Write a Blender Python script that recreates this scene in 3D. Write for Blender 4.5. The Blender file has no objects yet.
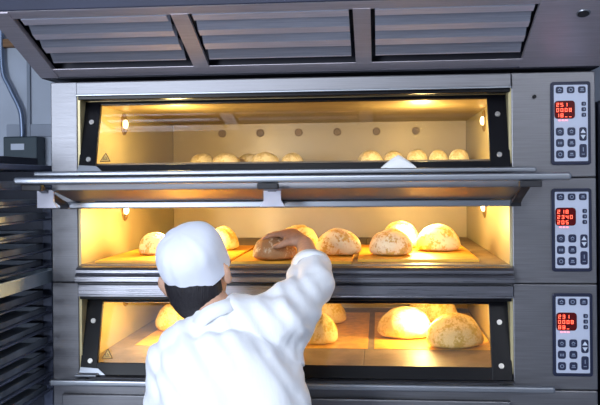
import bpy, bmesh, math, random
from math import sin, cos, pi, radians as R
from mathutils import Vector as V, Matrix as M4, noise
random.seed(7)
S = bpy.context.scene
C = S.collection

# ------------------------------------------------------------------ camera
cam_d = bpy.data.cameras.new('camera'); cam = bpy.data.objects.new('camera', cam_d); C.objects.link(cam)
FPX = 813.0
cam_d.sensor_width = 36; cam_d.lens = FPX / 600 * 36
cam_d.shift_y = -22 / 600
YAW = math.atan(78 / FPX)
cam.matrix_world = M4.Translation((0, -2.5, 1.78)) @ M4.Rotation(YAW, 4, 'Z') @ M4.Rotation(pi / 2, 4, 'X') @ M4.Rotation(-0.009, 4, 'Z')
cam_d.clip_start = 0.02
S.camera = cam

# ------------------------------------------------------------------ world, lights, exposure
W = bpy.data.worlds.new('world'); S.world = W; W.use_nodes = True
bg = W.node_tree.nodes['Background']; bg.inputs[0].default_value = (0.38, 0.45, 0.62, 1); bg.inputs[1].default_value = 0.30
def area(name, loc, target, sx, sy, power, col):
    l = bpy.data.lights.new(name, 'AREA'); l.shape = 'RECTANGLE'; l.size = sx; l.size_y = sy; l.energy = power; l.color = col
    o = bpy.data.objects.new(name, l); C.objects.link(o); o.location = loc
    o.rotation_euler = (V(target) - V(loc)).to_track_quat('-Z', 'Y').to_euler(); return o
area('daylight', (-2.3, -4.9, 1.95), (-0.4, -0.35, 1.4), 1.3, 1.3, 158, (0.80, 0.88, 1.0))
area('overhead_area_light', (-0.5, -2.1, 2.88), (-0.5, -1.3, 1.0), 1.1, 0.5, 34, (0.86, 0.91, 1.0))
area('overhead_area_light', (1.6, -3.2, 2.88), (.9, -1.2, 1.4), 1.0, 0.4, 30, (0.92, 0.95, 1.0))  # added lamp that lifts the steel at the oven's upper right
S.view_settings.view_transform = 'Standard'; S.view_settings.look = 'None'
S.view_settings.gamma = 1; S.view_settings.use_curve_mapping = False
S.view_settings.exposure = 0.0

# ------------------------------------------------------------------ materials
def mat(name, col, rough=.5, metal=0., bump=0., bscale=40., bstretch=(1, 1, 1), cvar=0., emis=None, estr=0., spec=.5, rvar=0., sheen=0.):
    m = bpy.data.materials.new(name); m.use_nodes = True; nt = m.node_tree; p = nt.nodes['Principled BSDF']
    p.inputs['Base Color'].default_value = (*col, 1); p.inputs['Roughness'].default_value = rough; p.inputs['Metallic'].default_value = metal
    p.inputs['Specular IOR Level'].default_value = spec
    if sheen: p.inputs['Sheen Weight'].default_value = sheen
    if emis: p.inputs['Emission Color'].default_value = (*emis, 1); p.inputs['Emission Strength'].default_value = estr
    if bump or cvar or rvar:
        tc = nt.nodes.new('ShaderNodeTexCoord'); mp = nt.nodes.new('ShaderNodeMapping'); mp.inputs['Scale'].default_value = bstretch
        n = nt.nodes.new('ShaderNodeTexNoise'); n.inputs['Scale'].default_value = bscale; n.inputs['Detail'].default_value = 5
        nt.links.new(tc.outputs['Object'], mp.inputs[0]); nt.links.new(mp.outputs[0], n.inputs['Vector'])
        if bump:
            b = nt.nodes.new('ShaderNodeBump'); b.inputs['Strength'].default_value = bump; b.inputs['Distance'].default_value = .01
            nt.links.new(n.outputs[0], b.inputs['Height']); nt.links.new(b.outputs[0], p.inputs['Normal'])
        if cvar:
            r = nt.nodes.new('ShaderNodeMix'); r.data_type = 'RGBA'
            r.inputs[6].default_value = (*[c * (1 - cvar) for c in col], 1); r.inputs[7].default_value = (*[min(1, c * (1 + cvar)) for c in col], 1)
            mr = nt.nodes.new('ShaderNodeMapRange'); mr.inputs[1].default_value = .35; mr.inputs[2].default_value = .65
            nt.links.new(n.outputs[0], mr.inputs[0]); nt.links.new(mr.outputs[0], r.inputs[0]); nt.links.new(r.outputs[2], p.inputs['Base Color'])
        if rvar:
            mr = nt.nodes.new('ShaderNodeMapRange'); mr.inputs[1].default_value = .3; mr.inputs[2].default_value = .7
            mr.inputs[3].default_value = max(.05, rough - rvar); mr.inputs[4].default_value = rough + rvar
            nt.links.new(n.outputs[0], mr.inputs[0]); nt.links.new(mr.outputs[0], p.inputs['Roughness'])
    return m
steel = mat('brushed_steel', (.205, .205, .222), .44, .95, .04, 6, (1, 1, 60), .10, rvar=.06)
steel_x = mat('brushed_steel_rail', (.25, .25, .28), .30, .95, .04, 6, (1, 60, 60), .08, rvar=.05)
steel_bright = mat('bright_steel', (.31, .33, .37), .38, .95, 0, 8, (1, 40, 40), .05)
hood_steel = mat('hood_steel', (.47, .43, .48), .45, .6, .04, 8, (1, 40, 40), .10, rvar=.05)
hood_unlit = mat('hood_fascia_unlit_steel', (.014, .018, .045), .55, .2, .02, 5, (1, 1, 1), .12)  # near-black base colour stands in for the fascia being unlit
hood_in = mat('hood_interior', (.03, .03, .045), .6, .3)
black = mat('black_enamel', (.004, .004, .006), .30, .0, spec=.2)
blackrub = mat('black_rubber', (.012, .012, .016), .6)
chamber_m = mat('oven_lining', (.50, .43, .24), .42, .35, .05, 5, (1, 1, 1), .08, rvar=.08)
backwall_m = mat('oven_back_lining', (.45, .385, .28), .45, .4, .05, 4, (1, 1, 1), .08, rvar=.08)
ceil_m = mat('oven_ceiling_lining', (.50, .38, .19), .42, .6, .25, 7, (.6, 14, 1), .25)
hearth_m = mat('hearth_stone', (.25, .19, .13), .5, .0, .12, 14, (1, 1, 1), .22)
bulb_m = mat('lamp_bulb', (1, .85, .6), .3, emis=(1, .74, .38), estr=9)
bezel_m = mat('lamp_bezel', (.36, .26, .13), .35, .8)
white_lab = mat('panel_overlay', (.46, .50, .62), .45)
navy = mat('panel_frame_navy', (.006, .010, .035), .45)
btn = mat('button_navy', (.014, .020, .055), .4)
icon = mat('button_icon', (.22, .26, .36), .5)
disp = mat('display_black', (.03, .003, .004), .15, emis=(1, .02, .02), estr=.05)
seg = mat('led_red', (.9, .1, .05), .4, emis=(1, .13, .07), estr=3.2)
led = mat('led_small', (.9, .1, .1), .4, emis=(1, .12, .16), estr=5)
paper_m = mat('baking_paper', (.84, .50, .08), .35, .0, .10, 30, (1, 1, 1), .18)
board_m = mat('baking_board', (.88, .44, .04), .5, .0, .12, 6, (1, 12, 1), .25)
rackm = mat('rack_steel', (.10, .12, .19), .5, .2, cvar=.15, bscale=9)
traym = mat('baking_tray_steel', (.15, .18, .235), .5, .2, .05, 10, (1, 1, 1), .3, rvar=.1)
traym2 = mat('light_tray_steel', (.24, .30, .38), .5, .2, cvar=.15, bscale=10)
boxm = mat('switch_box_grey', (.03, .05, .065), .5, .2)
labelm = mat('paper_label', (.55, .60, .70), .6)
pipem = mat('conduit_steel', (.22, .28, .40), .4, .7)
wallm = mat('painted_wall', (.46, .51, .60), .7, .0, .03, 5, (1, 1, 1), .06)
ceilm = mat('ceiling_paint', (.5, .54, .6), .8)
floorm = mat('floor_tile', (.40, .40, .42), .5, .0, .05, 8, (1, 1, 1), .2)
coatm = mat('white_cotton', (.88, .90, .94), .85, .0, .55, 8, (1.8, 1, .6), .0, sheen=.1)
capm = mat('cap_cotton', (.80, .83, .92), .85, .0, .22, 16, (1, 1, 1), .0)
skin = mat('skin', (.60, .35, .24), .5, .0, .05, 90, (1, 1, 1), .08)
hairm = mat('black_hair', (.008, .006, .010), .6, .0, .5, 30, (8, 8, 1))
shoem = mat('black_leather', (.02, .02, .02), .4)
eye_w = mat('eye_white', (.8, .8, .8), .2); eye_d = mat('iris_brown', (.05, .025, .01), .2)
woodm = mat('wood_trim', (.20, .10, .04), .6, .0, .1, 8, (1, 20, 20), .2)
white_peak_m = mat('white_peak_matte', (.9, .9, .9), .8, .0, .1, 60)
darkcab = mat('dark_cabinet_steel', (.03, .035, .055), .4, .5)

def glass_mat():
    m = bpy.data.materials.new('door_glass'); m.use_nodes = True; nt = m.node_tree; nt.nodes.clear()
    o = nt.nodes.new('ShaderNodeOutputMaterial'); t = nt.nodes.new('ShaderNodeBsdfTransparent'); g = nt.nodes.new('ShaderNodeBsdfGlossy')
    t.inputs[0].default_value = (.95, .94, .92, 1); g.inputs['Roughness'].default_value = .03
    f = nt.nodes.new('ShaderNodeFresnel'); f.inputs[0].default_value = 1.5
    x = nt.nodes.new('ShaderNodeMixShader')
    nt.links.new(f.outputs[0], x.inputs[0]); nt.links.new(t.outputs[0], x.inputs[1]); nt.links.new(g.outputs[0], x.inputs[2]); nt.links.new(x.outputs[0], o.inputs[0])
    return m
glass = glass_mat()

def crust(name, brown, flour, amount):
    m = bpy.data.materials.new(name); m.use_nodes = True; nt = m.node_tree; p = nt.nodes['Principled BSDF']
    N = nt.nodes.new; L = nt.links.new
    p.inputs['Roughness'].default_value = .75
    tc = N('ShaderNodeTexCoord'); n1 = N('ShaderNodeTexNoise'); n1.inputs['Scale'].default_value = 26; n1.inputs['Detail'].default_value = 6
    n2 = N('ShaderNodeTexNoise'); n2.inputs['Scale'].default_value = 130; n2.inputs['Detail'].default_value = 4
    L(tc.outputs['Object'], n1.inputs[0]); L(tc.outputs['Object'], n2.inputs[0])
    ad = N('ShaderNodeMath'); ad.operation = 'MULTIPLY_ADD'; ad.inputs[1].default_value = .75; L(n2.outputs[0], ad.inputs[0]); L(n1.outputs[0], ad.inputs[2])
    mr = N('ShaderNodeMapRange'); mr.inputs[1].default_value = .95 - amount; mr.inputs[2].default_value = 1.10 - amount; L(ad.outputs[0], mr.inputs[0])
    at = N('ShaderNodeAttribute'); at.attribute_name = 'bare'
    sub = N('ShaderNodeMath'); sub.operation = 'SUBTRACT'; sub.use_clamp = True; L(mr.outputs[0], sub.inputs[0]); L(at.outputs['Fac'], sub.inputs[1])
    n3 = N('ShaderNodeTexNoise'); n3.inputs['Scale'].default_value = 14; L(tc.outputs['Object'], n3.inputs[0])
    mb = N('ShaderNodeMix'); mb.data_type = 'RGBA'; mb.inputs[6].default_value = (*[c * .6 for c in brown], 1); mb.inputs[7].default_value = (*[min(1, c * 1.35) for c in brown], 1); L(n3.outputs[0], mb.inputs[0])
    mx = N('ShaderNodeMix'); mx.data_type = 'RGBA'; mx.inputs[7].default_value = (*flour, 1); L(mb.outputs[2], mx.inputs[6]); L(sub.outputs[0], mx.inputs[0]); L(mx.outputs[2], p.inputs['Base Color'])
    b = N('ShaderNodeBump'); b.inputs['Strength'].default_value = .35; b.inputs['Distance'].default_value = .004; L(ad.outputs[0], b.inputs['Height']); L(b.outputs[0], p.inputs['Normal'])
    return m
crust_a = crust('floured_crust', (.78, .50, .13), (1.0, .92, .66), .20)
crust_b = crust('golden_crust', (.86, .58, .13), (1.0, .86, .46), .18)
crust_c = crust('dark_crust', (.54, .29, .13), (.85, .72, .52), .04)
crust_d = crust('pale_crust', (.84, .66, .36), (.97, .90, .70), .18)

# ------------------------------------------------------------------ mesh helpers
def newbm(): return bmesh.new()
def box(bm, x0, x1, y0, y1, z0, z1, bev=0., mi=0, seg_=2):
    b = bmesh.new(); bmesh.ops.create_cube(b, size=1)
    for v in b.verts: v.co = V(((x0 + x1) / 2 + v.co.x * (x1 - x0), (y0 + y1) / 2 + v.co.y * (y1 - y0), (z0 + z1) / 2 + v.co.z * (z1 - z0)))
    if bev: bmesh.ops.bevel(b, geom=b.edges[:], offset=bev, segments=seg_, affect='EDGES', profile=.5)
    for f in b.faces: f.material_index = mi
    merge(bm, b)
def merge(bm, b, mtx=None):
    if mtx is not None: b.transform(mtx)
    me = bpy.data.meshes.new('tmp'); b.to_mesh(me); b.free(); bm.from_mesh(me); bpy.data.meshes.remove(me)
def extrude_profile(bm, pts, x0, x1, mi=0):
    a = [bm.verts.new((x0, y, z)) for y, z in pts]; b = [bm.verts.new((x1, y, z)) for y, z in pts]
    n = len(pts); fs = [bm.faces.new(a), bm.faces.new(b[::-1])]
    for i in range(n): fs.append(bm.faces.new((a[i], b[i], b[(i + 1) % n], a[(i + 1) % n])))
    for f in fs: f.material_index = mi
    bmesh.ops.recalc_face_normals(bm, faces=fs)
def loft(bm, rings, cap=True, mi=0):
    vs = [[bm.verts.new(p) for p in r] for r in rings]; n = len(rings[0]); fs = []
    for a, b in zip(vs, vs[1:]):
        for i in range(n): fs.append(bm.faces.new((a[i], a[(i + 1) % n], b[(i + 1) % n], b[i])))
    if cap: fs.append(bm.faces.new(vs[0][::-1])); fs.append(bm.faces.new(vs[-1]))
    for f in fs: f.material_index = mi
    bmesh.ops.recalc_face_normals(bm, faces=fs)
def tube(bm, pts, rad, n=14, up=None, flat=1., rounded=True, mi=0):
    """tapered tube with rounded ends; rad list; flat = thickness ratio along 'up'"""
    pts = [V(p) for p in pts]
    if not isinstance(rad, (list, tuple)): rad = [rad] * len(pts)
    P = []; Rr = []
    if rounded:
        d = (pts[0] - pts[1]).normalized()
        for a in (80, 55, 28): P.append(pts[0] + d * rad[0] * sin(R(a)) * .8); Rr.append(rad[0] * cos(R(a)))
    P += pts; Rr += list(rad)
    if rounded:
        d = (pts[-1] - pts[-2]).normalized()
        for a in (28, 55, 80): P.append(pts[-1] + d * rad[-1] * sin(R(a)) * .8); Rr.append(rad[-1] * cos(R(a)))
    rings = []; ref = V(up) if up else None
    for i, p in enumerate(P):
        t = (P[min(i + 1, len(P) - 1)] - P[max(i - 1, 0)]).normalized()
        if ref is None: ref = V((0, 0, 1)) if abs(t.z) < .9 else V((0, 1, 0))
        s = t.cross(ref).normalized(); u = s.cross(t).normalized()
        if not up: ref = u
        rings.append([p + s * cos(2 * pi * k / n) * Rr[i] + u * sin(2 * pi * k / n) * Rr[i] * flat for k in range(n)])
    loft(bm, rings, True, mi)
def spline(pts, k=6):
    pts = [V(p) for p in pts]; out = []
    for i in range(len(pts) - 1):
        a, b, c, d = pts[max(i - 1, 0)], pts[i], pts[i + 1], pts[min(i + 2, len(pts) - 1)]
        for j in range(k):
            t = j / k; out.append(.5 * ((2 * b) + (c - a) * t + (2 * a - 5 * b + 4 * c - d) * t * t + (3 * b - a - 3 * c + d) * t ** 3))
    out.append(pts[-1]); return out
def sphere(bm, c, rx, ry, rz, mtx=None, seg_=24, mi=0):
    b = bmesh.new(); bmesh.ops.create_uvsphere(b, u_segments=seg_, v_segments=seg_ // 2 + 2, radius=1)
    for f in b.faces: f.material_index = mi
    m = M4.Translation(c) @ (mtx.to_4x4() if mtx else M4()) @ M4.Diagonal((rx, ry, rz, 1))
    merge(bm, b, m)
def cyl(bm, c, r, h, axis='Y', n=24, r2=None, mi=0, bev=0.):
    b = bmesh.new(); bmesh.ops.create_cone(b, cap_ends=True, segments=n, radius1=r, radius2=r if r2 is None else r2, depth=h)
    if bev: bmesh.ops.bevel(b, geom=[e for e in b.edges if abs(e.verts[0].co.z - e.verts[1].co.z) < 1e-6], offset=bev, segments=2, affect='EDGES')
    for f in b.faces: f.material_index = mi
    m = {'Y': M4.Rotation(pi / 2, 4, 'X'), 'X': M4.Rotation(pi / 2, 4, 'Y'), 'Z': M4()}[axis]
    merge(bm, b, M4.Translation(c) @ m)
def obj(name, bm, mats, parent=None, smooth=False, origin=None, rot=None):
    me = bpy.data.meshes.new(name)
    if origin is not None: bm.transform(M4.Translation(-V(origin)))
    bm.to_mesh(me); bm.free()
    for m in (mats if isinstance(mats, (list, tuple)) else [mats]): me.materials.append(m)
    if smooth:
        for p in me.polygons: p.use_smooth = True
    o = bpy.data.objects.new(name, me); C.objects.link(o)
    if origin is not None: o.location = origin
    if parent: o.parent = parent
    if rot: o.rotation_euler = rot
    return o
def smooth_angle(o, a=40):
    me = o.data; me.set_sharp_from_angle(angle=R(a))
    for p in me.polygons: p.use_smooth = True
def tag(o, label, cat, group=None):
    o['label'] = label; o['category'] = cat
    if group: o['group'] = group
    return o
def struct(name, bm, m): o = obj(name, bm, m); o['kind'] = 'structure'; return o
def thing(name, label, cat, loc=(0, 0, 0), group=None):
    o = bpy.data.objects.new(name, None); C.objects.link(o); o.location = loc; o.empty_display_size = .05
    return tag(o, label, cat, group)

# ------------------------------------------------------------------ room
bm = newbm(); box(bm, -3.2, 2.8, -5.2, 1.5, -.1, 0); struct('floor', bm, floorm)
bm = newbm(); box(bm, -3.2, 2.8, -5.2, 1.5, 2.96, 3.06); struct('ceiling', bm, ceilm)
bm = newbm(); box(bm, -3.2, 2.8, 1.38, 1.5, 0, 2.96)
struct('wall_back', bm, wallm)
bm = newbm(); box(bm, -3.2, -3.1, -5.2, 1.38, 0, 2.96); struct('wall_left', bm, wallm)
bm = newbm(); box(bm, 2.7, 2.8, -5.2, 1.38, 0, 2.96); struct('wall_right', bm, wallm)
bm = newbm(); box(bm, -1.722, -1.705, 1.365, 1.38, 0, 2.96, .002); struct('trim_1', bm, mat('wall_joint_strip', (.22, .26, .33), .5))
bm = newbm(); box(bm, -3.1, -1.1, 1.34, 1.38, 2.45, 2.49, .003); struct('trim_2', bm, woodm)
for lx, ly, lw, lb in ((-.5, -2.1, .6, 'flush rectangular ceiling light panel behind and above the baker'), (1.6, -3.2, .55, 'added ceiling light panel by the right wall, brightening the upper right oven steel')):  # the right-hand panel is an added source to brighten the oven face
  t = thing('ceiling_light', lb, 'light', (lx, ly, 2.96), 'ceiling light panels')
  bm = newbm(); box(bm, -lw, lw, -.3, .3, -.05, 0, .005); obj('housing', bm, mat('light_housing', (.7, .72, .75), .5), t)
  bm = newbm(); box(bm, -lw + .04, lw - .04, -.26, .26, -.058, -.05); obj('diffuser', bm, mat('light_diffuser', (.9, .9, .9), .5, emis=(.86, .91, 1), estr=1.5), t)

# ------------------------------------------------------------------ oven
XL, XR, OL, OR = -1.035, .648, -.948, .402
SEAM = [1.782, 1.463, 1.145]
def warm_light(parent_loc, power, name):
    l = bpy.data.lights.new(name, 'POINT'); l.energy = power; l.color = (1, .72, .28); l.shadow_soft_size = .03
    o = bpy.data.objects.new(name, l); C.objects.link(o); o.location = parent_loc; return o
SEG = {'0': 'abcdef', '1': 'bc', '2': 'abged', '3': 'abgcd', '4': 'fgbc', '5': 'afgcd', '6': 'afgedc', '7': 'abc', '8': 'abcdefg', '-': 'g', '_': 'd', ' ': ''}
def digits(bm, text, x, z, y, w, h, pitch, t=.0013):
    for ch in text:
        g = {'a': (0, w, h - t, h), 'd': (0, w, 0, t), 'g': (0, w, h / 2 - t / 2, h / 2 + t / 2), 'f': (0, t, h / 2, h), 'e': (0, t, 0, h / 2), 'b': (w - t, w, h / 2, h), 'c': (w - t, w, 0, h / 2)}
        for s in SEG[ch]:
            a = g[s]; box(bm, x + a[0], x + a[1], y - .0006, y, z + a[2], z + a[3])
        x += pitch
def rrect(bm, cx, cz, w, h, r, y0, y1, mi=0):
    pts = []
    for (sx, sz, a0) in ((1, 1, 0), (-1, 1, 90), (-1, -1, 180), (1, -1, 270)):
        for k in range(5):
            a = R(a0 + k * 22.5); pts.append((cx + sx * (w / 2 - r) + r * cos(a), cz + sz * (h / 2 - r) + r * sin(a)))
    e = min(.0012, abs(y1 - y0) / 2)
    ring = lambda y, s: [V((cx + (x - cx) * s, y, cz + (z - cz) * s)) for x, z in pts]
    loft(bm, [ring(y1, 1), ring(y0 + e, 1), ring(y0, 1 - 2 * e / min(w, h))], True, mi)
def control_panel(parent, zc, rows):
    cx = .5745
    b = newbm(); rrect(b, cx, zc, .116, .248, .008, -.008, .0); p = obj('control_panel', b, navy, parent)
    b = newbm(); rrect(b, cx, zc, .098, .228, .003, -.0095, -.008); obj('overlay', b, white_lab, p)
    def button(x, z, w, h, kind):
        b = newbm(); rrect(b, x, z, w, h, min(w, h) * .28, -.0125, -.0095); y0, y1 = -.0132, -.0125
        if kind == 'ring':
            for k in range(12):
                a = k * pi / 6; box(b, x + cos(a) * .0048 - .0011, x + cos(a) * .0048 + .0011, y0, y1, z + sin(a) * .0048 - .0011, z + sin(a) * .0048 + .0011, mi=1)
        elif kind == 'bars':
            for k in (-1, 0, 1): box(b, x + k * .0045 - .0012, x + k * .0045 + .0012, y0, y1, z - .004, z + .0035, mi=1)
        elif kind == 'dash':
            box(b, x - .006, x + .006, y0, y1, z - .004, z - .002, mi=1); box(b, x - .004, x + .004, y0, y1, z, z + .004, mi=1)
        elif kind == 'cup':
            extrude_profile_xz(b, [(x - .006, z + .001), (x, z + .006), (x + .006, z + .001), (x + .004, z - .001), (x, z + .003), (x - .004, z - .001)], y0, y1, 1)
            box(b, x - .004, x + .004, y0, y1, z - .005, z - .003, mi=1)
        elif kind == 'small': box(b, x - .0008, x + .0018, y0, y1, z - .003, z + .003, mi=1)
        elif kind == 'arrows':
            for s in (1, -1): extrude_profile_xz(b, [(x - .0075, z + s * .003), (x + .0075, z + s * .003), (x, z + s * .015)], y0, y1, 1)
        elif kind == 'tall':
            box(b, x - .0012, x + .0012, y0, y1, z - .002, z + .010, mi=1); box(b, x - .0045, x + .0045, y0, y1, z - .011, z - .009, mi=1)
        obj('button', b, [btn, icon if kind != 'arrows' else white_arrow], p)
    for i, k in enumerate(('cup', 'ring', 'dash')): button(cx - .033 + i * .0325, zc + .099, .022, .020, k)
    for i in range(3): button(cx + .037, zc + .057 - i * .0165, .013, .012, 'small')
    for r_, ks in enumerate((('cup', 'cup'), ('bars', 'dash'), ('ring', 'dash'))):
        for c_, k in enumerate(ks): button(cx - .033 + c_ * .0335, zc - .025 - r_ * .034, .023, .024, k)
    button(cx + .034, zc - .033, .021, .040, 'arrows'); button(cx + .034, zc - .083, .021, .040, 'tall')
    b = newbm(); rrect(b, cx - .0185, zc + .040, .060, .054, .010, -.012, -.0095); d = obj('display', b, disp, p)
    b = newbm()
    for k, tx in enumerate(rows): digits(b, tx, cx - .0425, zc + .0495 - k * .0158, -.012, .0070, .0106, .0122, .0011)
    obj('digits', b, seg, p)
    b = newbm()
    for k in range(3): box(b, cx - .036 + k * .010, cx - .031 + k * .010, -.0108, -.0095, zc + .0075, zc + .0095)
    obj('indicator_light', b, led, p)
def extrude_profile_xz(bm, pts, y0, y1, mi):
    a = [bm.verts.new((x, y0, z)) for x, z in pts]; b = [bm.verts.new((x, y1, z)) for x, z in pts]
    n = len(pts); fs = [bm.faces.new(a), bm.faces.new(b[::-1])]
    for i in range(n): fs.append(bm.faces.new((a[i], b[i], b[(i + 1) % n], a[(i + 1) % n])))
    for f in fs: f.material_index = mi
    bmesh.ops.recalc_face_normals(bm, faces=fs)
white_arrow = mat('arrow_white', (.55, .60, .70), .5)

def handle_bar(bm, x0, x1, y, z, r=.010, hh=.010):
    box(bm, x0, x1, y - r, y + r, z - hh, z + hh, min(r, hh) * .7, seg_=3)
def door(parent, origin, rotx, bottom, raised):
    """door built in its own frame: x along the oven, z up the door, y thickness"""
    d = bpy.data.objects.new('door', None); C.objects.link(d); d.parent = parent; d.location = origin; d.rotation_euler = (rotx, 0, 0); d.empty_display_size = .05
    Lh = .257; x0, x1 = -.943, .397
    b = newbm()
    box(b, x0, x0 + .054, 0, .016, 0, Lh, .002); box(b, x1 - .060, x1, 0, .016, 0, Lh, .002)
    box(b, x0 + .05, x1 - .055, 0.001, .015, 0, bottom, .002); box(b, x0 + .05, x1 - .055, 0.001, .015, Lh - .026, Lh, .002)
    obj('door_frame', b, black, d)
    b = newbm(); box(b, x0 + .045, x1 - .05, .006, .010, bottom - .004, Lh - .012); obj('door_glass', b, glass, d)
    if raised:
        b = newbm(); box(b, x0 - .001, x1 + .001, -.003, .018, -.002, .185, .002); obj('door_trim', b, steel, d)
    for bx, bz in (() if raised else ((x0 + .030, Lh * .66), (x0 + .032, Lh * .17), (x1 - .031, Lh * .68), (x1 - .032, Lh * .17))):
        if True:
            b = newbm(); cyl(b, (bx, -.003, bz), .0078, .006, 'Y', 20, bev=.001); cyl(b, (bx, -.0065, bz), .004, .002, 'Y', 6); o = obj('door_bolt', b, bezel_steel, d); smooth_angle(o)
    if not raised:
        b = newbm(); extrude_profile_xz(b, [(x0 + .066, bottom + .012), (x0 + .102, bottom + .012), (x0 + .084, bottom + .043)], .0045, .0055, 0)
        extrude_profile_xz(b, [(x0 + .0705, bottom + .0148), (x0 + .0975, bottom + .0148), (x0 + .084, bottom + .038)], .0038, .0045, 1)
        for k in range(3): box(b, x0 + .077 + k * .005, x0 + .079 + k * .005, .0030, .0038, bottom + .0205, bottom + .026 + (k == 1) * .003, mi=0)
        box(b, x0 + .075, x0 + .092, .0030, .0038, bottom + .0178, bottom + .0195, mi=0)
        obj('warning_sign', b, [mat('sign_black', (.10, .05, .01), .5), mat('sign_amber', (.75, .48, .12), .5)], d)
        b = newbm(); extrude_profile_xz(b, [(x0, 0), (x0 + .085, 0), (x0 + .06, .020), (x0 + .003, .024)], -.006, .0, 0)
        obj('corner_plate', b, steel_bright, d)
    return d
bezel_steel = mat('bolt_steel', (.55, .53, .50), .3, .9)

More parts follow.
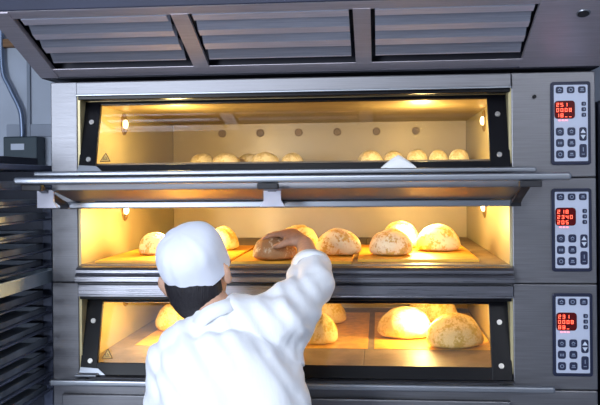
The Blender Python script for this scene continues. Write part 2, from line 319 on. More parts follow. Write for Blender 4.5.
ROWS = [['2518', '0008', '18__'], ['218 ', '2340', '205 '], ['231 ', '0008', '88_ ']]
ROWS[0][0] = '251 '
LBL = ['top deck of the steel bakery oven, closed window door, display reading 251', 'middle deck of the steel bakery oven, standing open, display reading 218', 'bottom deck of the steel bakery oven, closed window door behind the baker']
PZ = [1.944, 1.625, 1.312]
for i, z0 in enumerate(SEAM):
    H = (2.10 if i == 0 else SEAM[i - 1]) - z0
    t = thing('oven_deck', LBL[i], 'oven', ((XL + XR) / 2, 0, z0))
    t['group'] = 'stacked oven decks'
    T = V(t.location)
    def P(name, b, m, parent=None, smooth=False):
        # shapes are written in world x/y and deck-local z
        b.transform(M4.Translation((-T.x, -T.y, 0)))
        return obj(name, b, m, parent or t, smooth)
    g = .0012; top_in = .278 if i else .272
    b = newbm(); box(b, XL, OL, 0, 1.3, g, H - g, .003); box(b, OR, XR, 0, 1.3, g, H - g, .003)
    box(b, OL + g, OR - g, 0.0, 1.3, top_in, H - g, .002); box(b, OL, OR, 0.02, 1.3, g, .045, .002); box(b, OL, OR, 1.2, 1.3, .04, top_in)
    P('body', b, steel)
    e = .008
    b = newbm(); box(b, OL, OL + e, .004, 1.19, .045, top_in); P('side_lining', b, chamber_m)
    b = newbm(); box(b, OR - e, OR, .004, 1.19, .045, top_in); P('side_lining', b, chamber_m)
    b = newbm(); box(b, OL + e + .002, OR - e - .002, 1.175, 1.19, .058, top_in - .014); P('back_lining', b, backwall_m)
    b = newbm(); box(b, OL + e, OR - e, .05, 1.175, top_in - .014, top_in - .002)
    P('chamber_ceiling', b, ceil_m)
    b = newbm()
    for k in range(3):
        w = (OR - OL - 2 * e) / 3; box(b, OL + e + k * w + .0008, OL + e + (k + 1) * w - .0008, .022 if i != 1 else -.004, 1.175, .045, .058, .0015)
    P('hearth', b, hearth_m)
    if i != 1:
        b = newbm(); box(b, OL + .004, OR - .004, -.004, .085, top_in - .013, top_in - .0005, .002); P('soffit_dark_strip', b, black)  # black strip added so the lamp-lit soffit stays dark
    # sill
    b = newbm()
    if i == 1: pr = [(.02, .054), (-.006, .054), (-.022, .050), (-.030, .042), (-.030, .034), (-.026, .031), (-.036, .027), (-.040, .022), (-.040, .008), (-.034, .003), (.02, .003)]
    else: pr = [(.02, .027), (-.016, .027), (-.024, .023), (-.024, .017), (-.020, .014), (-.032, .012), (-.034, .008), (-.032, .002), (.02, .002)]
    extrude_profile(b, pr, OL + .002, OR - .002)
    P('sill', b, steel_x)
    b = newbm(); box(b, OL + .002, OR - .002, -.016, .001, top_in + .001, H - .004, .003)
    P('top_trim', b, steel_x if i else steel)
    b = newbm(); box(b, OL + .002, OR - .002, -.018, -.006, top_in - .002, top_in + .003, .001)
    P('trim_strip', b, steel_bright if i == 0 else steel_x)
    # lamps
    for sx, xw, yy in ((1, OL + .008, .45), (-1, OR - .008, .56)):
        b = newbm(); lz = .213
        rings = []
        for rr, dx in ((.036, 0), (.036, .004), (.032, .006), (.028, .003), (.026, .0005)):
            rings.append([V((xw + sx * dx, yy + rr * cos(a * pi / 14), lz + 1.12 * rr * sin(a * pi / 14))) for a in range(28)])
        loft(b, rings, True); lp = P('oven_lamp', b, bezel_m, smooth=False)
        b = newbm(); sphere(b, (xw + sx * .007, yy, lz), .009, .013, .016, seg_=16); P('bulb', b, bulb_m, lp, True)
        warm_light((xw + sx * .24, yy - .16, z0 + lz - .045), (6.8, 9.0, 6.2)[i], 'oven_lamp_light')
    if i == 0:
        for k in range(6):
            b = newbm(); x = -.709 + .176 * k; rings = []
            for rr, dy in ((.0185, -.0), (.0185, -.004), (.0155, -.0045), (.0145, -.0022)): rings.append([V((x + rr * cos(a * pi / 12), 1.175 + dy, .216 + rr * sin(a * pi / 12))) for a in range(24)])
            loft(b, rings, True); P('vent_cap', b, mat('vent_cap_steel' if k == 0 else 'vent_cap_steel', (.30, .22, .14), .6, 0))
        b = newbm(); cyl(b, (.469, -.004, .243), .006, .008, 'Y', 16, bev=.001); P('knob', b, black)
    bl = V((-T.x, 0, 0))
    if i != 1:
        d = door(t, (-T.x, -.014, .028), -R(17), (.026 if i == 0 else .040), False)
        b = newbm()
        if i == 0:
            handle_bar(b, -1.065, .462, -.062, .024, .009, .0085)
            for x in (-.93, -.30, .38): box(b, x - .02, x + .02, -.055, -.012, .016, .030, .002)
        else:
            handle_bar(b, -1.02, .51, -.062, .016, .010, .0105)
            for x in (-.93, -.30, .38): box(b, x - .02, x + .02, -.055, -.030, .008, .024, .002)
        h = P('door_handle', b, steel_bright if i == 0 else steel_bright)
        if i == 2:
            b = newbm(); box(b, OL, OL + .07, -.045, -.010, .028, .036, .003); P('corner_block', b, steel_bright)
    else:
        ang = -(pi / 2 + math.atan2(.050, .25))   # swung up and out
        d = bpy.data.objects.new('door', None)
        # raised door: frame origin (its lower edge when shut) now points outward
        bpy.data.objects.remove(d)
        d = door(t, (-T.x, -.215, 1.775 - z0), 0, .040, True)
        d.rotation_euler = (-(pi / 2 + math.atan2(.052, .25)), 0, 0)
        b = newbm(); handle_bar(b, -1.029, .511, -.28, 1.785 - z0, .011, .0105); P('door_handle', b, steel_bright)
        b = newbm(); box(b, -1.045, .400, -.040, -.024, 1.698 - z0, 1.719 - z0, .004, seg_=3); P('hinge_rail', b, steel_bright)
        arm_m = mat('arm_plate', (.62, .62, .72), .5, .0)
        for x, w in ((-.975, .020), (-.302, .024), (.405, .024)):
            b = newbm()
            zz = lambda v: v - z0
            pts = [(-.044, zz(1.698), 1.35), (-.050, zz(1.708), 1.2), (-.085, zz(1.718), 1.), (-.235, zz(1.762), 1.), (-.262, zz(1.768), 1.)]
            rings = [[V((x - w / 2 * s, y, z)), V((x + w / 2 * s, y, z)), V((x + w / 2 * s, y + .004, z + .009)), V((x - w / 2 * s, y + .004, z + .009))] for y, z, s in pts]
            am = blackrub if x > .3 else steel
            loft(b, rings, True); P('door_arm', b, am if True else arm_m if 'arm_m' in globals() else globals().setdefault('arm_m', mat('arm_plate', (.80, .80, .90), .5, .0)))
            if x < .3:
                b = newbm(); pl = [(-.5, 1.758), (.5, 1.758), (.5, 1.724), (.72, 1.706), (-.5, 1.706), (-.5, 1.724)] if x < -.5 else [(-.5, 1.758), (.5, 1.758), (.5, 1.724), (.72, 1.706), (-.72, 1.706), (-.5, 1.724)]
                extrude_profile_xz(b, [(x + u * .050, zz(v)) for u, v in pl], -.190, -.182, 0); P('bracket_plate', b, arm_m)
            b = newbm(); box(b, x - .029, x + .029, -.291, -.264, 1.757 - z0, 1.7742 - z0, .003); P('arm_pad', b, blackrub)
    # control panel in deck-local coordinates
    holder_before = set(bpy.data.objects)
    control_panel(t, PZ[i] - z0, ROWS[i])
    for o in set(bpy.data.objects) - holder_before:
        if o.name.startswith('control_panel'): o.location.x = -T.x

# base under the ovens
t = thing('oven_stand', 'brushed steel stand cabinet under the bottom oven deck', 'cabinet', ((XL + XR) / 2, 0, 0)); T = V(t.location)
b = newbm(); box(b, XL, XR, 0, 1.3, .12, 1.1435, .004); b.transform(M4.Translation(-T)); obj('body', b, steel, t)
for x0, x1 in ((-1.0, -.31), (-.30, .39)):
    b = newbm(); box(b, x0, x1, -.018, 0, .16, 1.112, .004); b.transform(M4.Translation(-T)); d = obj('door', b, steel, t)
    b = newbm(); box(b, (x1 - .06) if x0 < -.5 else (x0 + .04), (x1 - .04) if x0 < -.5 else (x0 + .06), -.045, -.018, .6, .8, .004); b.transform(M4.Translation(-T)); obj('handle', b, steel_bright, d)
for x in (XL + .06, XR - .06):
    for y in (.06, 1.24):
        b = newbm(); cyl(b, (x, y, .06), .025, .12, 'Z'); b.transform(M4.Translation(-T)); obj('foot', b, blackrub, t)

# ------------------------------------------------------------------ hood
t = thing('extraction_hood', 'wide steel extraction hood with slatted underside above the ovens', 'hood', (0, 0, 2.96))
def PH(name, b, m): b.transform(M4.Translation((0, 0, -2.96))); return obj(name, b, m, t)
zp = lambda y: 2.111 - .375 * y
def inplane(b, x0, x1, y0, y1, th=.014, off=0., mi=0):
    extrude_profile(b, [(y0, zp(y0) + off), (y1, zp(y1) + off), (y1, zp(y1) + off + th), (y0, zp(y0) + off + th)], x0, x1, mi)
HL, HR = -1.062, .66
b = newbm(); box(b, HL, HR, -.372, -.360, zp(-.362) + .002, 2.96, .003); PH('front_fascia', b, hood_unlit)
b = newbm()
for x in (HL, HR - .012):
    extrude_profile(b, [(-.36, zp(-.36)+.004), (0, zp(0)), (1.3, zp(0) + .01), (1.3, 2.96), (-.36, 2.96)], x, x + .012)
extrude_profile(b, [(0, zp(0) + .0), (1.3, zp(0) + .01), (1.3, zp(0) + .02), (0, zp(0) + .015)], HL, HR)
box(b, HL + .012, HR - .012, -.012, 0, zp(0) + .002, 2.96); PH('side_panels', b, hood_in)
b = newbm(); inplane(b, HL, HR, -.366, -.331); PH('front_rim', b, hood_steel)
b = newbm(); inplane(b, HL, HR, -.055, -.012, .0015); PH('rear_rim', b, hood_steel)
b = newbm(); inplane(b, HL, HL + .058, -.364, -.010, .018, -.003); PH('left_rail', b, hood_steel)
b = newbm(); inplane(b, .425, HR, -.36, -.010, .016, -.002); PH('end_plate', b, hood_steel)
for x in (-.558, -.063):
    b = newbm(); inplane(b, x, x + .047, -.333, -.052, .012, -.0008); PH('divider', b, hood_steel)
slat_shaded = mat('slat_steel_shaded', (.29, .30, .36), .42, .6, .03, 8, (1, 40, 40), .1); slat_lit = mat('slat_steel_lit', (.62, .57, .64), .42, .5, .03, 8, (1, 40, 40), .1)  # one slat steel in two tones: shade in the recesses put into the colour
lips = [(-.325, -.299), (-.251, -.224), (-.182, -.151), (-.100, -.094)]
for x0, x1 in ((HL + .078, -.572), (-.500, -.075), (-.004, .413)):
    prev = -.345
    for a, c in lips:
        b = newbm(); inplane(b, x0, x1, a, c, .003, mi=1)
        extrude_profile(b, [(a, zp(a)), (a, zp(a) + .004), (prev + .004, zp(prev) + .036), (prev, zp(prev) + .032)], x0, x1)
        PH('filter_slat', b, (slat_shaded, slat_lit) if True else slat_m if 'slat_m' in globals() else globals().setdefault('slat_m', mat('slat_steel', (.50, .49, .60), .42, .5, .03, 8, (1, 40, 40), .1))); prev = c
b = newbm(); inplane(b, HL + .02, HR - .02, -.355, -.02, .004, .085); PH('filter_backing', b, hood_in)
# screw hole in the end plate
yb = -.285; b = newbm()
n_ = V((0, -.375, -1)).normalized()
rings = []
for rr, dd in ((.019, .0), (.018, .002), (.016, .002), (.0155, .0015)):
    u = V((1, 0, 0)); v = n_.cross(u); c = V((.545, yb, zp(yb) - .002)); rings.append([c + n_ * dd + u * cos(a * pi / 12) * rr + v * sin(a * pi / 12) * rr for a in range(24)])
loft(b, rings, True)
PH('plug_ring', b, steel_bright)
b = newbm(); rings = []
for rr, dd in ((.0152, .001), (.0152, .003), (.012, .0042)): rings.append([c + n_ * dd + u * cos(a * pi / 12) * rr + v * sin(a * pi / 12) * rr for a in range(24)])
loft(b, rings, True); PH('plug', b, blackrub)

# ------------------------------------------------------------------ loaves
def loaf(name, x, y, z, w, d, h, seed, m, label, cat='bread', group=None, rotz=0., cuts=2, flat=.28):
    rnd = random.Random(seed)
    b = newbm(); bmesh.ops.create_icosphere(b, subdivisions=5, radius=1)
    dl = b.verts.layers.float.new('bare')
    off = V((seed * 3.7, seed * 1.3, seed * .7))
    for v in b.verts:
        p = v.co.copy(); nrm = p.copy()
        zz = p.z
        r = 1 + .05 * noise.noise(p * 1.3 + off) + .028 * noise.noise(p * 3.2 + off) + .010 * noise.noise(p * 9 + off)
        k = 1.
        if zz < 0: zz = -flat * (1 - (1 + zz) ** 2.2) ; k = 1 - .10 * (-p.z) ** 2
        bare = 0.
        if p.z > .05:
            for c in range(cuts):
                o_ = (c - (cuts - 1) / 2) * .55
                dist = abs(p.y * .9 + o_ + .12 * noise.noise(V((p.x * 3, c, seed))) + p.x * .25)
                lim = (1 - p.x ** 2 * 1.3)
                if lim > 0 and dist < .16:
                    f = (1 - dist / .16) * lim; r -= .07 * f; bare = max(bare, f * .9)
        bare = max(bare, (.25 - p.z) * .7 + .25 * noise.noise(p * 2.5 + off))
        v[dl] = max(0, min(1, bare))
        v.co = V((p.x * k * r * w / 2, p.y * k * r * d / 2, zz * r * h / (1 + flat)))
    zmin = min(v.co.z for v in b.verts)
    for v in b.verts: v.co.z -= zmin
    for f in b.faces: f.smooth = True
    o = obj(name, b, m); o.location = (x, y, z); o.rotation_euler.z = rotz
    return tag(o, label, cat, group)
z1, z2, z3 = SEAM[0] + .058, SEAM[1] + .058, SEAM[2] + .058
# baking boards and papers
def sheet(name, x0, x1, y0, y1, z, th, m, label, cat, wavy=0.):
    b = newbm(); nx, ny = 24, 24
    g = [[b.verts.new((x0 + (x1 - x0) * i / nx, y0 + (y1 - y0) * j / ny, z + wavy * abs(noise.noise(V((i * .35, j * .3, x0 * 9)))) + th)) for j in range(ny + 1)] for i in range(nx + 1)]
    g2 = [[b.verts.new((g[i][j].co.x, g[i][j].co.y, g[i][j].co.z - th)) for j in range(ny + 1)] for i in range(nx + 1)]
    for i in range(nx):
        for j in range(ny):
            b.faces.new((g[i][j], g[i + 1][j], g[i + 1][j + 1], g[i][j + 1])); b.faces.new((g2[i][j], g2[i][j + 1], g2[i + 1][j + 1], g2[i + 1][j]))
    for i in range(nx):
        b.faces.new((g[i][0], g2[i][0], g2[i + 1][0], g[i + 1][0])); b.faces.new((g[i][ny], g[i + 1][ny], g2[i + 1][ny], g2[i][ny]))
    for j in range(ny):
        b.faces.new((g[0][j], g[0][j + 1], g2[0][j + 1], g2[0][j])); b.faces.new((g[nx][j], g2[nx][j], g2[nx][j + 1], g[nx][j + 1]))
    c = V(((x0 + x1) / 2, (y0 + y1) / 2, z)); o = obj(name, b, m, origin=c)
    return tag(o, label, cat)
sheet('baking_board', -.905, -.475, .03, .66, z2 + .0005, .006, board_m, 'brown baking board at the left of the open middle oven deck, left of the cap', 'board')
sheet('baking_board', -.458, -.084, .004, .56, z2 + .0005, .008, board_m, 'brown baking board in the open middle deck, under the loaf being grasped', 'board')
sheet('baking_board', -.066, .312, .075, .66, z2 + .0005, .008, board_m, 'brown baking board in the open middle deck, under its three right-hand loaves', 'board')
sheet('baking_paper', -.86, -.50, .30, 1.04, z3 + .0005, .001, paper_m, 'brown baking paper at the left of the bottom oven deck, by the warning triangle', 'baking paper', .0)
sheet('baking_paper', -.46, -.040, .28, 1.04, z3 + .0005, .001, paper_m, 'brown baking paper in the bottom deck, just right of the baker', 'baking paper', .0)
sheet('baking_paper', -.018, .385, .28, 1.05, z3 + .0005, .001, paper_m, 'brown baking paper at the right of the bottom oven deck, under three loaves', 'baking paper', .0)
zb = z2 + .0087
G2, G3, G1 = 'round loaves in the open middle deck', 'round loaves in the bottom deck', 'small rolls at the back of the top deck'
loaf('bread_loaf', -.775, .27, zb - .002, .112, .12, .078, 1, crust_a, 'floured round loaf left of the white cap, leftmost in the middle deck', group=G2)
loaf('bread_loaf', -.572, .46, zb - .002, .118, .12, .086, 2, crust_b, 'golden round loaf just right of the cap, middle deck', group=G2)
loaf('bread_loaf', -.330, .072, zb, .140, .130, .080, 3, crust_c, 'dark scored loaf gripped by the hand, front edge of middle deck', group=G2, cuts=2, rotz=.5)
loaf('bread_loaf', -.283, .36, zb, .150, .15, .094, 4, crust_b, 'round loaf half hidden behind the reaching hand, middle deck', group=G2, rotz=1.2)
loaf('bread_loaf', -.134, .225, zb, .152, .14, .088, 5, crust_a, 'scored floured loaf alone right of the reaching hand, middle deck', group=G2, rotz=-.4)
loaf('bread_loaf', .080, .515, zb, .135, .13, .098, 6, crust_b, 'rearmost of three loaves at the right of the middle deck', group=G2, rotz=.3)
loaf('bread_loaf', .042, .225, zb, .152, .14, .088, 8, crust_a, 'front scored loaf of the right trio in the middle deck', group=G2, rotz=.9)
loaf('bread_loaf', .209, .39, zb, .156, .14, .090, 9, crust_a, 'rightmost floured loaf in the middle deck', group=G2, rotz=-.2)
zc_ = z3 + .0016
loaf('bread_loaf', -.79, .60, zc_, .150, .15, .105, 10, crust_b, 'golden round loaf left of the baker\'s back, bottom deck', group=G3, cuts=0)
loaf('bread_loaf', -.207, .78, zc_, .145, .13, .100, 11, crust_b, 'golden loaf under the sleeve cuff, farther back in the bottom deck', group=G3, cuts=0)
loaf('bread_loaf', -.217, .375, zc_, .140, .13, .108, 12, crust_b, 'speckled domed loaf beside the coat sleeve, nearer in the bottom deck', group=G3, cuts=0)
loaf('bread_loaf', .094, .50, zc_, .198, .15, .108, 13, crust_d, 'long pale loaf in front, left of the right trio in the bottom deck', group=G3, cuts=1, flat=.35)
loaf('bread_loaf', .215, .83, zc_, .200, .17, .118, 14, crust_b, 'rear golden loaf of the right trio, top cut by oven trim, bottom deck', group=G3, cuts=0)
loaf('bread_loaf', .258, .335, zc_, .202, .155, .115, 15, crust_b, 'large golden loaf at the right front of the bottom deck', group=G3, cuts=1, rotz=.4)
rolls = [(-.728, .84, .108, .056, 'flattish roll, leftmost in the top deck'), (-.622, .80, .112, .055, 'second roll from the left in the top deck'), (-.545, .93, .11, .056, 'third roll from the left in the top deck'),
         (-.462, .82, .115, .058, 'wide roll in the middle of the left row, top deck'), (-.350, .83, .090, .054, 'small roll at the right end of the left row, top deck'),
         (-.031, .82, .100, .060, 'pale roll at the left end of the right row, top deck'), (.062, .84, .085, .058, 'roll peeking behind the white peak, top deck'),
         (.158, .83, .084, .062, 'roll just right of the white peak, top deck'), (.243, .83, .076, .060, 'second roll from the right in the top deck'), (.325, .82, .082, .062, 'rightmost roll in the top deck')]
for k, (x, y, w, h, lb) in enumerate(rolls): loaf('bread_roll', x, y, z1 + .0003, w, w * .95, h, 20 + k, crust_d, lb, 'bread roll', G1, cuts=0)

# white peaked shape set on the top door's bottom edge
b = newbm(); n = 28
prof = lambda u: max(0, (1 - abs(u) ** 1.25)) * .037 + .003
top_ = [];
for j, (dy, sc) in enumerate(((0, 1), (-.006, 1.0), (-.012, .92), (-.018, .70), (-.020, .0))):
    top_.append([V((.062 + (k / n * 2 - 1) * .053, dy, .0 + prof(k / n * 2 - 1) * sc + .0015 * noise.noise(V((k * .4, j, 1))))) for k in range(n + 1)])
vs = [[b.verts.new(p) for p in r] for r in top_]
for a, c in zip(vs, vs[1:]):
    for k in range(n): b.faces.new((a[k], a[k + 1], c[k + 1], c[k]))
b.faces.new(vs[0][::-1] + []); bmesh.ops.recalc_face_normals(b, faces=b.faces[:])
o = obj('white_peak', b, white_peak_m, origin=(.0, 0, 0)); o.location = (0, -.020, 1.8145)
tag(o, 'small white peaked shape on the lower edge of the top oven door', 'cloth')

# ------------------------------------------------------------------ rack on the left, trays, switch box, conduit
t = thing('tray_rack', 'dark steel tray rack standing at the left edge of the photo', 'rack', (-1.32, -.2, 0)); T = V(t.location)
RX0, RX1, RY0, RY1 = -1.56, -1.098, -.62, .150
for x in (RX0, RX1 - .032):
    for y in (RY0, RY1):
        b = newbm(); box(b, x, x + .032, y, y + .030, .06, 1.82, .003); b.transform(M4.Translation(-T)); obj('post', b, rackm, t)
        b = newbm(); cyl(b, (x + .015, y + .015, .03), .03, .022, 'X'); b.transform(M4.Translation(-T)); obj('castor', b, blackrub, t)
b = newbm(); box(b, RX0, RX1, RY0, RY1 + .03, 1.82, 1.838, .004); b.transform(M4.Translation(-T)); obj('top_panel', b, rackm, t)
b = newbm(); box(b, RX0 + .03, RX1 - .002, RY1 + .012, RY1 + .022, .10, 1.82, .002); b.transform(M4.Translation(-T)); obj('added_back_sheet', b, darkcab, t)  # dark sheet added to hide the bright wall, so tray gaps read dark
ords = ['topmost', 'second', 'third', 'fourth', 'fifth', 'sixth', 'seventh', 'eighth', 'ninth', 'tenth', 'eleventh', 'twelfth', 'thirteenth', 'fourteenth']
LV = [1.765 - .052 * k for k in range(14)]
for k, zl in enumerate(LV):
    for x in (RX0, RX1 - .012):
        b = newbm(); box(b, x, x + .012, RY0 + .03, RY1, zl - .006, zl + .0, .0015)
        xi = x + .012 if x == RX0 else x - .010
        box(b, xi, xi + .010 + .0, RY0 + .03, RY1, zl - .006, zl - .003)
        b.transform(M4.Translation(-T)); obj('tray_runner', b, rackm, t)
def tray(x0, x1, y0, y1, z, m, h, label):
    b = newbm(); r = .002
    box(b, x0 + .008, x1 - .008, y0 + .008, y1 - .008, 0, .002)
    for (a0, a1, c0, c1) in ((x0, x0 + .010, y0, y1), (x1 - .010, x1, y0, y1), (x0 + .008, x1 - .008, y0, y0 + .01), (x0 + .008, x1 - .008, y1 - .01, y1)): box(b, a0, a1, c0, c1, 0, h, .0015)
    c = V(((x0 + x1) / 2, (y0 + y1) / 2, 0)); b.transform(M4.Translation(-c))
    o = obj('baking_tray', b, m); o.location = (c.x, c.y, z); return tag(o, label, 'tray', 'baking trays in the left rack')
rr = random.Random(3)
for k, zl in enumerate(LV):
    s = rr.uniform(-.03, .02)
    if k == 6:
        tray(RX0 + .02, -1.068, -.60, .135, zl + .0008, traym2, .040, 'light grey deep tray jutting out of the left rack, seventh from the top')
    else:
        if k == 5: dx = .02
        else: dx = rr.uniform(0, .012)
        tray(RX0 + .015, RX1 - .004 - dx, -.60 + s, .125 + s * .5, zl + .0008, traym, rr.choice([.016, .020, .012]), 'dark baking tray in the left rack, %s from the top' % ords[k] if k else 'dark baking tray in the left rack, topmost of the stack')
tray(RX0 + .03, -1.13, -.5, .12, 1.8385, darkcab, .024, 'deep dark tray lying on top of the left rack, below the switch box')
t = thing('switch_box', 'dark grey switch box with pale label on the left wall', 'switch box', (-1.72, 1.38, 1.87))
b = newbm(); box(b, -.085, .085, -.10, 0, -.02, .135, .006); obj('box', b, boxm, t)
b = newbm(); box(b, -.045, .022, -.103, -.10, .070, .100); obj('label_plate', b, labelm, t)
b = newbm(); box(b, -.11, .16, -.012, 0, .138, .20, .003); obj('back_plate', b, mat('pale_plate', (.30, .34, .42), .6), t)
b = newbm(); tube(b, spline([(-1.838, 1.345, 2.70), (-1.838, 1.345, 2.36), (-1.80, 1.345, 2.25), (-1.748, 1.345, 2.14), (-1.738, 1.345, 2.05), (-1.738, 1.345, 2.008)], 6), .0115, 12)
o = obj('conduit_pipe', b, pipem, smooth=True, origin=(-1.738, 1.345, 2.006)); tag(o, 'bent steel conduit pipe running down the wall into the switch box', 'pipe')
t = thing('steel_cabinet', 'dark steel cabinet at the right edge beside the ovens', 'cabinet', (.95, .5, 0))
b = newbm(); box(b, -.27, .27, -.40, .40, 0, 2.02, .006); obj('body', b, darkcab, t)
b = newbm(); box(b, -.26, .26, -.418, -.40, .05, 1.98, .004); d = obj('door', b, darkcab, t)
b = newbm(); box(b, .20, .22, -.45, -.418, 1.0, 1.2, .004); obj('handle', b, steel, d)

# ------------------------------------------------------------------ baker
PY = thing('person', 'baker seen from behind in white coat and round cap, reaching into the oven', 'person', (-.37, -.46, 0))
P0 = V(PY.location)
def remeshed(name, bm, voxel, mats, sm=4, smf=.5, keep=None, disp_fn=None, solid=0., parent=None):
    me = bpy.data.meshes.new(name + '_src'); bm.to_mesh(me); bm.free()
    o = bpy.data.objects.new(name + '_src', me); C.objects.link(o)
    r = o.modifiers.new('r', 'REMESH'); r.mode = 'VOXEL'; r.voxel_size = voxel
    s = o.modifiers.new('s', 'SMOOTH'); s.iterations = sm; s.factor = smf
    dg = bpy.context.evaluated_depsgraph_get(); dg.update()
    m2 = bpy.data.meshes.new_from_object(o.evaluated_get(dg)); m2.name = name
    bpy.data.objects.remove(o); bpy.data.meshes.remove(me)
    b = bmesh.new(); b.from_mesh(m2); b.normal_update()
    if keep:
        dele = [f for f in b.faces if not keep(f.calc_center_median())]
        bmesh.ops.delete(b, geom=dele, context='FACES')
    if disp_fn:
        ns = [(v, v.normal.copy()) for v in b.verts]
        for v, n in ns: v.co += n * disp_fn(v.co, n)
        b.normal_update()
    if solid:
        b.verts.index_update(); vs0 = list(b.verts); inn = [b.verts.new(v.co - v.normal * solid) for v in vs0]; fs0 = list(b.faces); es0 = [e for e in b.edges if e.is_boundary]
        pairs = [(e.verts[0].index, e.verts[1].index) for e in es0]; fidx = [[v.index for v in f.verts] for f in fs0]
        for ix in fidx: b.faces.new([inn[i] for i in ix[::-1]])
        for i, j in pairs: b.faces.new((vs0[i], vs0[j], inn[j], inn[i]))
        bmesh.ops.recalc_face_normals(b, faces=b.faces[:])
    for f in b.faces: f.smooth = True
    b.transform(M4.Translation(-P0)); b.to_mesh(m2); b.free()
    m2.materials.clear()
    for m in mats: m2.materials.append(m)
    o = bpy.data.objects.new(name, m2); C.objects.link(o); o.parent = parent or PY
    return o
# joints
neck = V((-.428, -.408, 1.428)); Lsh = V((-.538, -.430, 1.305)); Rsh = V((-.262, -.375, 1.40)); Rel = V((-.182, -.198, 1.492)); Rwr = V((-.226, .004, 1.583))
Lel = V((-.560, -.42, 1.07)); Lwr = V((-.530, -.30, .86))
chest = V((-.395, -.435, 1.27)); waist = V((-.375, -.455, 1.07)); pelvis = V((-.37, -.46, .93))
HM = (M4.Rotation(R(-15), 3, 'Y') @ M4.Rotation(R(6), 3, 'X') @ M4.Rotation(R(-12), 3, 'Z'))      # head: tilted to its left, looking slightly right/up
Hc = V((-.487, -.362, 1.548))
def hp(x, y, z): return Hc + HM @ V((x, y, z))
def ell_ring(c, rx, ry, rz=0, n=28, p=2.3):
    out = []
    for k in range(n):
        a = 2 * pi * k / n; ca, sa = cos(a), sin(a); x = math.copysign(abs(ca) ** (2 / p), ca) * rx; y = math.copysign(abs(sa) ** (2 / p), sa) * ry
        out.append(V((c[0] + x * cos(rz) - y * sin(rz), c[1] + x * sin(rz) + y * cos(rz), c[2])))
    return out
TR = R(10)
b = newbm()
# head
sphere(b, hp(0, -.005, .02), .076, .094, .100, HM, 32)
sphere(b, hp(0, .035, -.045), .056, .058, .070, HM, 24)
tube(b, [hp(0, .088, .018), hp(0, .104, -.012), hp(0, .108, -.022)], [.008, .012, .014], 12)
tube(b, [hp(-.022, .083, -.055), hp(0, .093, -.054), hp(.022, .083, -.055)], [.006, .008, .006], 10)
sphere(b, hp(0, .072, -.098), .022, .020, .016, HM, 16)
for s in (-1, 1):
    tube(b, [hp(s * .045, .080, .028), hp(s * .022, .090, .032)], [.008, .008], 10)
    sphere(b, hp(s * .088, -.020, -.024), .012, .020, .034, HM @ M4.Rotation(R(-10), 3, 'X').to_3x3() if False else HM, 20)
    tube(b, [hp(s * .094, -.034, .002), hp(s * .101, -.032, -.019), hp(s * .094, -.020, -.050)], [.005, .006, .006], 8)
tube(b, [hp(0, -.030, -.045), neck + V((0, .01, .01)), chest + V((0, 0.02, .05))], [.054, .053, .055], 20)
loft(b, [ell_ring((pelvis.x, pelvis.y, .84), .15, .10, TR), ell_ring(pelvis, .165, .115, TR), ell_ring(waist, .128, .088, TR), ell_ring(chest - V((0, 0, .06)), .135, .088, TR), ell_ring(chest + V((0, .01, .02)), .130, .080, TR), ell_ring(chest + V((-.01, .01, .07)), .09, .06, TR)], True)
tube(b, [Lsh, neck - V((0, 0, .075)), Rsh], [.044, .050, .046], 18)
tube(b, [Lsh, Lsh.lerp(Lel, .5), Lel, Lel.lerp(Lwr, .3), Lwr], [.050, .045, .038, .040, .026], 16)
tube(b, [Rsh, Rsh.lerp(Rel, .5), Rel, Rel.lerp(Rwr, .3), Rel.lerp(Rwr, .75), Rwr], [.050, .046, .040, .041, .031, .026], 18)
for s in (-1, 1):
    hx = pelvis.x + s * .085
    tube(b, [(hx, -.46, .88), (hx + s * .01, -.44, .52), (hx + s * .015, -.455, .38), (hx + s * .02, -.47, .10)], [.088, .056, .055, .037], 18)
    tube(b, [(hx + s * .02, -.49, .05), (hx + s * .03, -.36, .035)], [.036, .034], 12)
# right hand gripping the loaf
kc = V((-.290, .058, 1.617)); ax = (kc - Rwr).normalized(); th = V((-.70, -.70, -.10)); th = (th - ax * th.dot(ax)).normalized(); up = th.cross(ax)
if up.z < 0: up = -up
def palm(b, wr, kc, th, up, w=.040, t_=.0145):
    rings = []
    for f, ww, tt in ((-.08, .024, .018), (.15, .030, .020), (.5, .036, .018), (.85, w, t_), (1.03, w * .96, t_ * .8), (1.08, w * .85, t_ * .4)):
        c = wr.lerp(kc, f); rings.append([c + th * (cos(2 * pi * k / 20) * ww) + up * (sin(2 * pi * k / 20) * tt) for k in range(20)])
    loft(b, rings, True)
palm(b, Rwr, kc, th, up)
fd = V((-.88, .47, 0)).normalized()
def finger(b, base, d, up_, lens, bends, r0):
    p = base; pts = [p - d * .012, p]; ang = 0; rad = [r0 * 1.05, r0 * 1.05]
    for L_, be in zip(lens, bends):
        ang += R(be); dd = (d * cos(ang) - up_ * sin(ang)).normalized(); p = p + dd * L_; pts.append(p); rad.append(rad[-1] * .92)
    tube(b, pts, rad, 12)
    return pts[-1]
zup = V((0, 0, 1))
for o_, lens, bends, r0 in ((.030, (.036, .024, .019), (8, 24, 26), .0088), (.010, (.040, .027, .020), (6, 24, 28), .0090), (-.011, (.037, .025, .019), (10, 26, 28), .0086), (-.030, (.029, .019, .016), (16, 26, 24), .0078)):
    finger(b, kc + th * o_ - up * .001, (fd + th * o_ * 6).normalized(), zup, lens, bends, r0)
tb = Rwr.lerp(kc, .35) + th * .028 - up * .004
tube(b, [tb - th * .012, tb + th * .014 + ax * .008, tb + th * .030 + ax * .020 - zup * .012, tb + th * .034 + ax * .040 - zup * .024], [.014, .0125, .0102, .0082], 12)
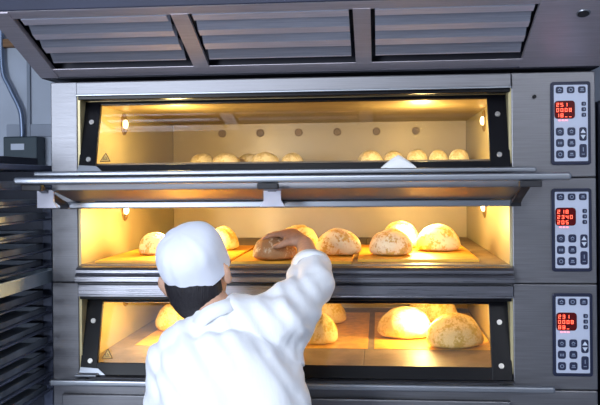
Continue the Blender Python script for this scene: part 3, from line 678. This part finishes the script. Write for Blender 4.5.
# left hand, relaxed at the side
lk = Lwr + V((.004, .045, -.078)); lax = (lk - Lwr).normalized(); lup = V((-1, 0, 0)); lth = lup.cross(lax)
if lth.y < 0: lth = -lth
palm(b, Lwr, lk, lth, lup, .038, .013)
for o_, lens, r0 in ((.028, (.036, .024, .019), .0085), (.009, (.040, .027, .020), .0088), (-.010, (.037, .025, .019), .0084), (-.028, (.029, .019, .016), .0077)):
    finger(b, lk + lth * o_, lax, -lup, lens, (14, 20, 18), r0)
tb = Lwr.lerp(lk, .35) + lth * .026
tube(b, [tb - lth * .010, tb + lth * .016 + lax * .010, tb + lth * .026 + lax * .032, tb + lth * .026 + lax * .054], [.013, .012, .010, .0082], 12)
body = remeshed('body', b, .0042, [skin], 3, .5)
for s in (-1, 1):
    b = newbm(); sphere(b, hp(s * .030, .074, .016), .0125, .0125, .0125, None, 16); sphere(b, hp(s * .030, .0835, .016), .006, .004, .006, HM, 12, mi=1)
    b.transform(M4.Translation(-P0)); obj('eye', b, [eye_w, eye_d], PY, True)
# hair
b = newbm(); bmesh.ops.create_uvsphere(b, u_segments=48, v_segments=32, radius=1)
for v in b.verts:
    p = v.co.copy(); l = V((p.x * .0815, p.y * .101 - .006, p.z * .108 + .012)); nz = noise.noise(p * 9) * .002
    if l.z < -.03: l.y -= .006; l.x *= .94
    v.co = l + p * nz
def hair_keep(c):
    if c.z < -.088: return False
    if c.y > .035: return c.z > .05
    if c.y > -.02: return c.z > -.015
    return True
bmesh.ops.delete(b, geom=[f for f in b.faces if not hair_keep(f.calc_center_median())], context='FACES')
bmesh.ops.solidify(b, geom=b.faces[:], thickness=.007)
b.transform(M4.Translation(Hc - P0) @ HM.to_4x4()); obj('hair', b, hairm, PY, True)
# nape hair
b = newbm(); rings = []
for f, rx, ry, yo, zo in ((-1, .068, .060, -.040, .01), (0, .075, .064, -.043, -.015), (1, .0755, .063, -.044, -.040), (1, .073, .060, -.044, -.065), (2, .068, .055, -.042, -.085), (3, .060, .047, -.038, -.105), (4, .050, .037, -.034, -.122), (5, .034, .024, -.030, -.134), (6, .012, .010, -.028, -.138)):
    rings.append([hp(rx * cos(a * pi / 12), yo + ry * sin(a * pi / 12), zo) for a in range(24)])
loft(b, rings, True); b.transform(M4.Translation(-P0)); obj('nape_hair', b, hairm, PY, True)
# cap
CM = M4.Rotation(R(-20), 3, 'Y') @ M4.Rotation(R(29), 3, 'X')
Bc = V((-.476, -.366, 1.538))
b = newbm(); rings = []; NR = 72
prof_c = [(.0935, -.002), (.0955, -.001), (.0960, .012), (.0975, .030), (.0995, .050), (.1000, .070), (.0975, .088), (.0915, .105), (.081, .119), (.066, .130), (.047, .138), (.025, .1425), (.006, .144)]
for j, (r_, h_) in enumerate(prof_c):
    ring = []
    for k in range(NR):
        a = 2 * pi * k / NR; w_ = min(1, max(0, (h_ - .01) / .04)); q = V((cos(a) * r_ * 30, sin(a) * r_ * 30, h_ * 30))
        dr = w_ * (r_ / .1) ** 1.5 * (.0045 * noise.noise(q * .55) + .003 * noise.noise(V((cos(a) * 5, sin(a) * 5, h_ * 14)))) 
        # a few slack creases at the back
        back = max(0, -sin(a)) ** 2
        dr += back * w_ * .0035 * sin(h_ * 95 + 5 * cos(a * 1.5 + 1)) * noise.noise(V((cos(a) * 4 + 3, h_ * 30, 0)))
        rr_ = r_ + dr
        ring.append(Bc + CM @ V((cos(a) * rr_ * .93, sin(a) * rr_ * 1.02, .925 * h_ + (0.004 * (r_ / .1) * noise.noise(V((cos(a) * 2, sin(a) * 2, h_ * 8))) * w_))))
    rings.append(ring)
inner = [[Bc + CM @ V((cos(2 * pi * k / NR) * .0895, sin(2 * pi * k / NR) * .100, .03)) for k in range(NR)]]
loft(b, inner + rings, True); b.transform(M4.Translation(-P0))
o = obj('cap', b, capm, PY, True)
md = o.modifiers.new('sub', 'SUBSURF'); md.levels = 1; md.render_levels = 2
# cap band seam
# coat
b = newbm()
loft(b, [ell_ring((-.37, -.46, .74), .215, .165, TR), ell_ring((-.37, -.46, .90), .205, .155, TR), ell_ring((-.360, -.455, 1.05), .195, .140, TR), ell_ring((-.368, -.445, 1.18), .192, .135, TR),
         ell_ring((-.380, -.438, 1.28), .184, .125, TR), ell_ring((-.400, -.432, 1.345), .145, .112, TR), ell_ring((-.415, -.425, 1.395), .090, .088, TR)], True)
tube(b, [Lsh + V((.005, 0, 0)), Lsh.lerp(neck, .5) + V((0, 0, -.005)), neck - V((0, 0, .028)), neck.lerp(Rsh, .5) + V((0, 0, .005)), Rsh], [.066, .066, .066, .070, .078], 22)
tube(b, [Lsh, Lsh.lerp(Lel, .5), Lel, Lel.lerp(Lwr, .5), Lwr + (Lwr - Lel) * .10], [.066, .062, .056, .052, .048], 20)
cuffc = Rel.lerp(Rwr, .33); cd = (Rwr - Rel).normalized()
tube(b, [Rsh, Rsh.lerp(Rel, .5) - V((0, 0, .012)), Rel - V((0, 0, .006)), Rel.lerp(Rwr, .22), cuffc + cd * .05], [.076, .066, .052, .047, .045], 22)
tube(b, [V((-.335, -.385, 1.412)), V((-.262, -.315, 1.438)), V((-.210, -.235, 1.478)), cuffc + cd * .03], [.064, .060, .050, .046], 22)
tube(b, [Rsh + V((.0, 0, -.07)), Rsh.lerp(Rel, .6) + V((0, 0, -.055))], [.060, .040], 18)
def keep_coat(c):
    if (c - cuffc).dot(cd) > 0 and (c - cuffc).length < .12: return False
    ld = (Lwr - Lel).normalized()
    if (c - Lwr).dot(ld) > -.01 and (c - Lwr).length < .1: return False
    if c.z < .752: return False
    return True
def folds(p, n):
    d = .004
    # long soft folds running from the raised right shoulder down to the left hip
    q = V((p.x * 1.0 + p.z * .75, p.y, p.z)); s = noise.noise(V((q.x * 13, q.y * 3, q.z * 2.2 + 7))); d += .016 * s
    s2 = noise.noise(V((q.x * 30 + 4, q.y * 8, q.z * 5))); d += .011 * s2
    d += .006 * noise.noise(p * 15) - .004 * abs(noise.noise(V((q.x * 22, q.y * 10, q.z * 4 + 3))))
    # crumpling at the elbow and armpit
    e = math.exp(-((p - Rel).length / .10) ** 2) + math.exp(-((p - (Rsh + V((.03, 0, -.06)))).length / .10) ** 2)
    d += e * .008 * (abs(noise.noise(V((p.x * 26 - p.z * 20, p.y * 14, p.z * 10)))) - .25)
    # vertical pleats below
    if p.z < 1.30: d += (1.30 - p.z) * .03 * noise.noise(V((p.x * 16, p.y * 16, p.z * 1.5)))
    return d
coat = remeshed('coat', b, .0072, [coatm], 8, .5, keep_coat, folds, .0035)
# cuff band and collar
def band(c, axis, r_in, r_out, h, name, flare=0., ell=1.):
    axis = V(axis).normalized(); s = axis.cross(V((0, 1, .2))).normalized(); u = s.cross(axis)
    b = newbm(); rings = []
    for rr_, hh in ((r_in, 0), (r_out, 0), (r_out + flare * .5, h * .5), (r_out + flare, h), (r_in + flare, h), (r_in, h * .2)):
        rings.append([c + axis * (hh + .003 * sin(3 * a * pi / 18)) + s * cos(a * pi / 18) * rr_ + u * sin(a * pi / 18) * rr_ * ell for a in range(36)])
    loft(b, rings, False)
    b.transform(M4.Translation(-P0)); o = obj(name, b, coatm, PY, True); return o
band(cuffc - cd * .014, cd, .051, .056, .026, 'cuff', .004)
nd = (hp(0, -.02, -.06) - neck).normalized()
band(neck - nd * .032 + V((.002, -.004, 0)), nd, .064, .071, .040, 'collar', -.004, .95)
# trousers and shoes
b = newbm()
for s in (-1, 1):
    hx = pelvis.x + s * .088
    tube(b, [(hx, -.46, .90), (hx + s * .01, -.45, .52), (hx + s * .02, -.47, .12)], [.105, .080, .068], 20)
loft(b, [ell_ring((pelvis.x, pelvis.y, .80), .185, .135, TR), ell_ring((pelvis.x, pelvis.y, .96), .175, .125, TR)], True)
remeshed('trousers', b, .009, [mat('grey_trousers', (.35, .36, .40), .85)], 4, .5)
for s in (-1, 1):
    hx = pelvis.x + s * .11
    b = newbm(); tube(b, [(hx, -.51, .045), (hx + s * .004, -.44, .055), (hx + s * .012, -.33, .040)], [.043, .048, .044], 20, up=(0, 0, 1), flat=.9)
    for v in b.verts: v.co.z = max(v.co.z, .002)
    b.transform(M4.Translation(-P0)); obj('shoe', b, shoem, PY, True)
